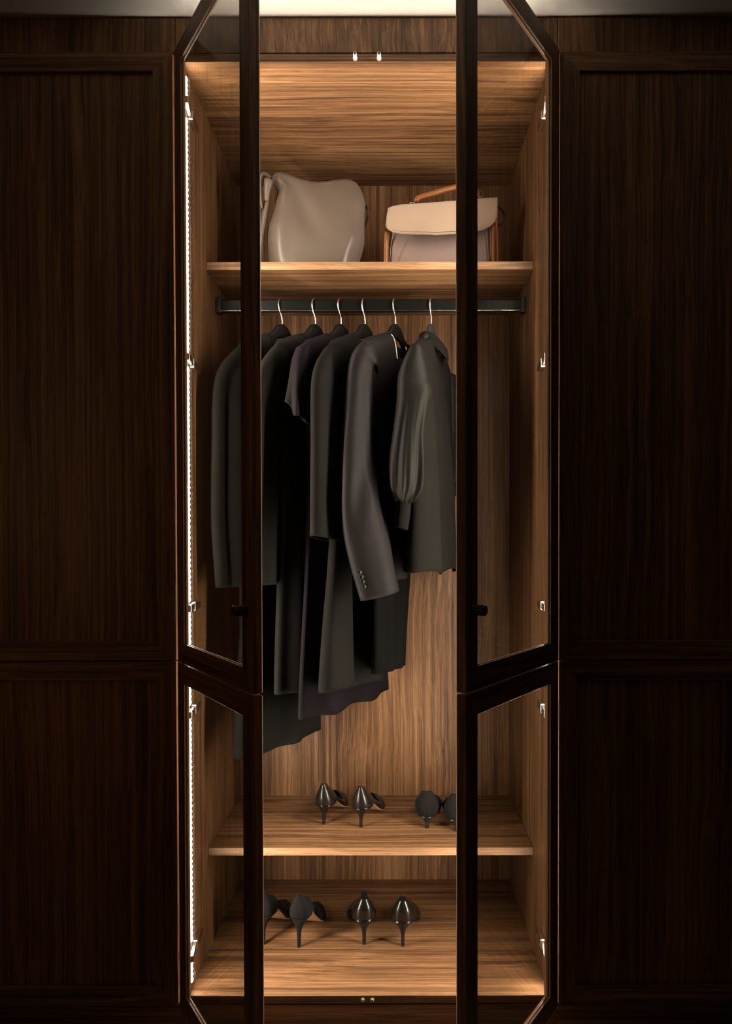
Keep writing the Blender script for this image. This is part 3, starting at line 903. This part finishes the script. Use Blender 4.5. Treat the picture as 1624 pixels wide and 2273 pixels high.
for i, (px, py) in enumerate(((800, 1270.5), (803, 1280.5), (806, 1291), (809, 1302))):
    # rest on the sleeve: front of the ellipse at this height
    r_ = lin(py, [(b[1], b[0], b[2], b[3], b[4], b[5]) for b in SB])
    an = math.radians(r_[4]); e1_ = Vector((-cos(an), -sin(an), 0)); e2_ = Vector((sin(an), -cos(an), 0))
    ctr = at(r_[0], py, r_[1]); best = None
    for q in range(5, 90):
        th = q / 90 * pi
        pt_ = ctr + e1_ * (r_[2] * cos(th)) + e2_ * (r_[3] * sin(th))
        tx = at(px, py, pt_.y).x
        if best is None or abs(pt_.x - tx) < best[0]: best = (abs(pt_.x - tx), th, pt_)
    th = best[1]; c_ = best[2].copy(); c_.z = at(px, py, c_.y).z
    nrm = (e1_ * (cos(th) / r_[2]) + e2_ * (sin(th) / r_[3])).normalized()
    c_ = c_ + nrm * 0.0025
    e1 = Vector((nrm.y, -nrm.x, 0)) * -1; V = []; n = 20
    rings = [(-0.004, 0.0052), (0.001, 0.0058), (0.0022, 0.0055), (0.0026, 0.0046), (0.0016, 0.0038), (0.0012, 0.0002)]
    for hgt, r in rings:
        for q in range(n):
            V.append(c_ + nrm * hgt + e1 * (r * cos(2 * pi * q / n)) + UP * (r * sin(2 * pi * q / n)))
    Fc = [(a * n + q, a * n + (q + 1) % n, (a + 1) * n + (q + 1) % n, (a + 1) * n + q) for a in range(len(rings) - 1) for q in range(n)]
    mk('cuff_button', V, Fc, 'horn', g, smooth=True, label='dark glossy cuff button')


def collar(u, v):
    # standing collar wrapped round the near half of the neck, falling to the lapel
    P = [at(*p) for p in ((851, 751, 0.250), (861, 742, 0.262), (871, 748, 0.272), (876.5, 768, 0.268), (879.5, 800, 0.262))]
    Q = [at(*p) for p in ((836, 763, 0.236), (848, 762, 0.240), (856, 775, 0.242), (860, 792, 0.246), (864, 806, 0.250))]
    a_ = spline(P, 24)[round(u * 24)]; b_ = spline(Q, 24)[round(u * 24)]
    p = a_ + (b_ - a_) * v
    p.y -= 0.006 * sin(pi * v)
    return p


mk('collar', *grid(collar, 24, 8), 'cloth_blazer', g, smooth=True, solid=0.003)
mk('collar_edge', *tube(spline([at(*p) for p in ((861, 742.5, 0.262), (868, 744, 0.270), (873.5, 754, 0.274), (877.5, 772, 0.272), (880.5, 797, 0.266))], 24), 0.0032, 8, 0.5), 'trim_white', g, smooth=True, label='white collar edge')
mk('collar_edge', *tube(spline([at(*p) for p in ((894, 764, 0.36), (900, 770, 0.355), (902, 777, 0.35))], 10), 0.0016, 8), 'trim_white', g, smooth=True)

# 6 blouse
hem = ZH(1268, 0.30)
g = garment('blouse', 'dark grey blouse with a gathered satin sleeve and drooping collar', 'blouse', 5, hem)
mk('blouse_body', *body(5, hem, [(0, 0.190, 0.190, 0.022), (0.08, 0.188, 0.186, 0.024), (0.4, 0.180, 0.170, 0.038), (0.7, 0.19, 0.175, 0.044), (1.0, 0.200, 0.19, 0.050)], neck=0.06, zneck=-0.050, zsh=-0.100, ash=0.190, scoop=0.03, folds=((2.4, 0.011, 0.2), (5, 0.003, 1.0)), hemwave=0.006), 'cloth_matte_grey', g, smooth=True, solid=0.0014)


def puff(th, v):
    low = min(1, max(0, (v - 0.35) / 0.45)); end = max(0, (v - 0.8) / 0.2)
    s = 0.07 * sin(3 * th + 0.8 + 2.5 * v) * (1 - low) + (0.11 * sin(6 * th + 2.2 * v) + 0.06 * sin(11 * th + 2.3 + 3.5 * v) + 0.03 * sin(17 * th + 1 - 2 * v)) * low
    s += 0.06 * end * sin(23 * th)
    if v < 0.14: s += 0.03 * sin(9 * th) * (1 - v / 0.14)
    return s


mk('sleeve', *sleeve([(918, 840, 0.166, 0.043, 0.034, 35), (920, 868, 0.162, 0.047, 0.038, 30), (915, 905, 0.160, 0.043, 0.038, 30), (907, 963, 0.159, 0.043, 0.038, 30),
                      (904, 1026, 0.159, 0.050, 0.042, 30), (902, 1080, 0.160, 0.048, 0.040, 30), (898, 1106, 0.161, 0.035, 0.030, 30), (896, 1117, 0.162, 0.024, 0.020, 30)],
                     n=140, steps=90, fold=puff, tilt=-0.10, hang=5, arm=(0.140, -0.126, 0.036, 0.020, 0.165, -0.140, 0.038, 0.025)), 'cloth_satin', g, smooth=True, solid=0.0012)
mk('cuff', *sleeve([(896, 1108, 0.162, 0.0235, 0.0195, 30), (894.5, 1140, 0.162, 0.0225, 0.0185, 30), (891, 1176, 0.162, 0.022, 0.018, 30)], n=32, steps=14, tilt=-0.25), 'cloth_matte_grey', g, smooth=True, solid=0.002)
mk('sleeve', *lsleeve(5, [(-0.172, 0.006, -0.100, 0.020, 0.020), (-0.200, 0.008, -0.14, 0.036, 0.034), (-0.212, 0.008, -0.25, 0.042, 0.040), (-0.212, 0.008, -0.40, 0.044, 0.042), (-0.205, 0.008, -0.47, 0.024, 0.022)], fold=puff, n=96), 'cloth_satin', g, smooth=True, solid=0.0012)


# turned-down collar band around the hanger neck
def bc2(u, v):
    th = 2 * pi * u
    a = 0.054 * cos(th); w = 0.030 * sin(th)
    drop = 0.030 * (0.5 - 0.5 * sin(th)) ; drop = 0.040 * max(0, sin(th)) ** 2
    z = -0.040 - drop * 0.8 - 0.004 * (1 - cos(th))
    o, dz = key(v, [(0, -0.002, -0.022), (0.3, 0.0, 0.003), (0.5, 0.003, 0.003), (1.0, 0.007, -0.030)])
    return loc(5, a * (1 + o / 0.05), w * (1 + o / 0.05) + 0.012 * max(0, sin(th)), z + dz)


mk('collar', *grid(bc2, 48, 14, closed=True), 'cloth_matte_grey', g, smooth=True, solid=0.0018)


# ------------------------------------------------------------------ shoes
def pump(label, heel_px, Yz, turn, H, hc, mats, L_=0.225, wh=0.029, wb_=0.038, cut=0.55, top=0.45, throat=0.15, heel_r=0.0048, belly=0.14, seam=False, tab=None, rim=False):
    """heel_px: image position of the heel tip; Yz: height of the shelf it stands on"""
    upper, heelm, solem, inm = mats
    # depth where the heel tip meets the shelf
    lo_, hi_ = 0.0, 0.6
    for _ in range(40):
        md = (lo_ + hi_) / 2
        if at(heel_px[0], heel_px[1], md).z > Yz: lo_ = md
        else: hi_ = md
    base = at(heel_px[0], heel_px[1], lo_); base.z = Yz + 0.0004
    t = thing('pump_shoe', label, 'shoe', base, group='pumps standing with their heels to the front')
    c, s = cos(turn), sin(turn)
    y_h = 0.012

    def W(x, y, z):
        y -= y_h
        return Vector((base.x + x * c + y * s, base.y - x * s + y * c, base.z + z))

    def zs(y):
        if y < 0.05: return H * (1 - 0.06 * y / 0.05)
        if y < 0.155:
            k = (y - 0.05) / 0.105; k = k * k * (3 - 2 * k)
            return H * 0.94 * (1 - k) + 0.0045 * k
        return 0.0045 + 0.005 * ((y - 0.155) / (L_ - 0.155)) ** 2

    def wd(y):
        if y < 0.032: return wh * sqrt(max(0, 1 - ((0.032 - y) / 0.032) ** 2))
        if y < 0.155:
            return key(y, [(0.032, wh), (0.085, wh * 0.84), (0.155, wb_)])[0]
        return wb_ * max(0.0, 1 - ((y - 0.155) / (L_ - 0.155)) ** 1.9) ** 0.75

    # perimeter samples: dense round the heel
    ys = [0.032 * (1 - cos(i / 14 * pi / 2)) for i in range(15)] + [0.032 + (L_ - 0.032) * (i / 40) for i in range(1, 41)]

    def upt(y, sgn, q):
        w0 = wd(y); z0 = zs(y)
        side = hc * key(y, [(0, 1.0), (0.008, 0.985), (0.022, 0.86), (0.04, 0.68), (0.085, cut), (throat - 0.02, cut * 0.95), (throat, 0.8)])[0]
        vamp = key(y, [(0, 0.05), (throat, 0.046), (0.185, 0.030), (L_, 0.010)])[0]
        kk = min(1, max(0, (y - (throat - 0.03)) / 0.03)); kk = kk * kk * (3 - 2 * kk)
        ln = top if y < 0.03 else top + (0.92 - top) * min(1, (y - 0.03) / 0.09)
        # counter wall
        bulge = 1 + 0.13 * sin(pi * min(1, q * 1.35)) * (1 if q < 0.74 else 0)
        bl = sin(pi * q) * belly
        x1 = w0 * ((1 - q) + ln * q + bl); zz1 = z0 + side * q
        # pulled forward at the heel: the counter leans in
        y1 = y + (0.006 * q - 0.006 * sin(pi * q)) * max(0, 1 - y / 0.03)
        x2 = w0 * cos(q * pi / 2); zz2 = z0 + vamp * sin(q * pi / 2)
        return W(sgn * (x1 * (1 - kk) + x2 * kk), y1, zz1 * (1 - kk) + zz2 * kk)
    nq = 14
    parts = []
    for sgn in (-1, 1):
        V = []; Fc = []
        for y in ys:
            for q in range(nq + 1): V.append(upt(y, sgn, q / nq))
        for i in range(len(ys) - 1):
            for q in range(nq):
                a = i * (nq + 1) + q; Fc.append((a, a + nq + 1, a + nq + 2, a + 1))
        parts.append((V, Fc))
    mk('upper', *join(*parts), upper, t, smooth=True, solid=0.0014)

    def plate(name, dz0, dz1, sc, mat, y0=0.001):
        V, Fc = [], []
        n = 40
        for i in range(n + 1):
            y = y0 + (L_ - 0.001 - y0) * i / n; w = max(0.0008, wd(y) * sc)
            for x, dz in ((-w, dz0), (w, dz0), (w, dz1), (-w, dz1)): V.append(W(x, y, max(0.0002, zs(y) + dz)))
        Fc = [(0, 1, 2, 3), tuple(n * 4 + q for q in (3, 2, 1, 0))]
        for i in range(n):
            for q in range(4): Fc.append((i * 4 + q, i * 4 + (q + 1) % 4, (i + 1) * 4 + (q + 1) % 4, (i + 1) * 4 + q))
        mk(name, V, Fc, mat, t, smooth=False)
    plate('sole', -0.0040, 0.0004, 0.97, solem, 0.040)
    plate('insole', 0.0008, 0.0022, 0.93, inm, 0.004)
    # heel
    V, Fc = [], []; n = 20; ks = 22
    for i in range(ks + 1):
        v = i / ks; z = (H - 0.0035) * v
        hx = heel_r + (wh * 0.93 - heel_r) * (max(0, v - 0.30) / 0.70) ** 2.9 + 0.0012 * v
        yb = key(v, [(0, 0.0085), (0.5, 0.0088), (0.85, 0.004), (1, 0.0005)])[0]
        yf = key(v, [(0, 0.0085 + 2 * heel_r), (0.45, 0.0105 + 2 * heel_r), (0.75, 0.030), (1, 0.052)])[0]
        for q in range(n):
            th = 2 * pi * q / n
            yy = (yb + yf) / 2 + (yf - yb) / 2 * sin(th)
            xx = hx * cos(th)
            if yy < 0.032 and v > 0.8: xx = math.copysign(min(abs(xx), max(0.0005, wd(max(0.0006, yy)))), xx)
            V.append(W(xx, yy, z + 0.0022 * (v < 0.01)))
    for i in range(ks):
        for q in range(n): Fc.append((i * n + q, i * n + (q + 1) % n, (i + 1) * n + (q + 1) % n, (i + 1) * n + q))
    Fc.append(tuple(range(n))[::-1]); Fc.append(tuple(ks * n + q for q in range(n)))
    mk('heel', V, Fc, heelm, t, smooth=True)
    V = []
    for z, r in ((0.0, heel_r * 1.02), (0.0034, heel_r * 1.05)):
        for q in range(n): V.append(W(r * cos(2 * pi * q / n), 0.0085 + heel_r + r * sin(2 * pi * q / n), z))
    Fc = [(q, (q + 1) % n, n + (q + 1) % n, n + q) for q in range(n)] + [tuple(range(n))[::-1], tuple(range(n, 2 * n))]
    mk('heel_tip', V, Fc, 'plastic_black', t)
    if seam:
        mk('back_seam', *tube([upt(0.0, 1, q / 12) + Vector((0, -0.0006, 0)) for q in range(13)], 0.0007, 6), upper, t, smooth=True)
    if tab:
        p0, p1 = upt(0.0, 1, 0.96), upt(0.0, 1, 1.0)
        P = [p0 + Vector((0, -0.0012, -0.004)), p1 + Vector((0, -0.0012, 0.004)), p1 + Vector((tab[0] * 0.4, 0.0006, tab[1] * 0.7)), p1 + Vector((tab[0], 0.004, tab[1]))]
        mk('pull_tab', *ribbon(spline(P, 8), (1, 0, 0), 0.0165, 0.0022), upper, t)
    if rim:
        pts = [upt(y, 1, 0.02) + Vector((0, -0.0008, -0.001)) for y in ys[:22]]
        mk('welt', *tube([upt(y, -1, 0.0) for y in reversed(ys[:18])] + [upt(y, 1, 0.0) for y in ys[:18]], 0.0013, 8), upper, t, smooth=True)
    return t


zs_, zf_ = SH2, ZB
mA = ('leather_polished', 'leather_gloss', 'sole_tan', 'sole_tan')
pump('polished black open-sided pump nearest the light strip on the upper shoe shelf', (718.5, 1829), zs_, 0.16, 0.057, 0.062, mA, cut=0.28, top=0.34, belly=0.18, seam=True, rim=True, heel_r=0.0046)
pump('polished black open-sided pump between its mate and the black suede heels', (800.5, 1836), zs_, 0.20, 0.057, 0.062, mA, cut=0.32, top=0.34, belly=0.18, seam=True, rim=True, heel_r=0.0046)
mB = ('suede_black', 'plastic_black', 'plastic_black', 'leather_dark')
pump('black suede kitten heel standing clear of the open door edge', (947, 1838), zs_, 0.10, 0.036, 0.072, mB, cut=0.62, top=0.66, wh=0.027, belly=0.42, heel_r=0.0060, wb_=0.035, seam=True)
pump('black suede kitten heel half hidden by the open door edge', (1012, 1845), zs_, 0.08, 0.036, 0.072, mB, cut=0.62, top=0.66, wh=0.027, belly=0.42, heel_r=0.0060, wb_=0.035, seam=True)
mC = ('suede_black', 'suede_black', 'sole_tan', 'sole_tan')
pump('matte black stiletto with tan sole, mostly hidden by the door edge', (584, 2097), zf_, 0.14, 0.082, 0.066, mC, cut=0.42, top=0.24, belly=0.24, heel_r=0.0048, seam=True)
pump('matte black stiletto with tan sole on the wardrobe base', (663, 2103), zf_, 0.14, 0.082, 0.066, mC, cut=0.42, top=0.24, belly=0.24, heel_r=0.0048, seam=True)
mD = ('leather_gloss', 'leather_gloss', 'leather_gloss', 'leather_dark')
pump('glossy black pump with an upright pull tab at its heel', (808, 2096), zf_, -0.10, 0.070, 0.062, mD, cut=0.52, top=0.40, belly=0.22, wh=0.031, wb_=0.042, tab=(0.0, 0.014), rim=True)
pump('glossy black pump with a flattened pull tab at its heel', (893.5, 2100), zf_, 0.08, 0.070, 0.062, mD, cut=0.52, top=0.40, belly=0.22, wh=0.031, wb_=0.042, tab=(0.004, 0.003), rim=True)

bpy.context.view_layer.update()
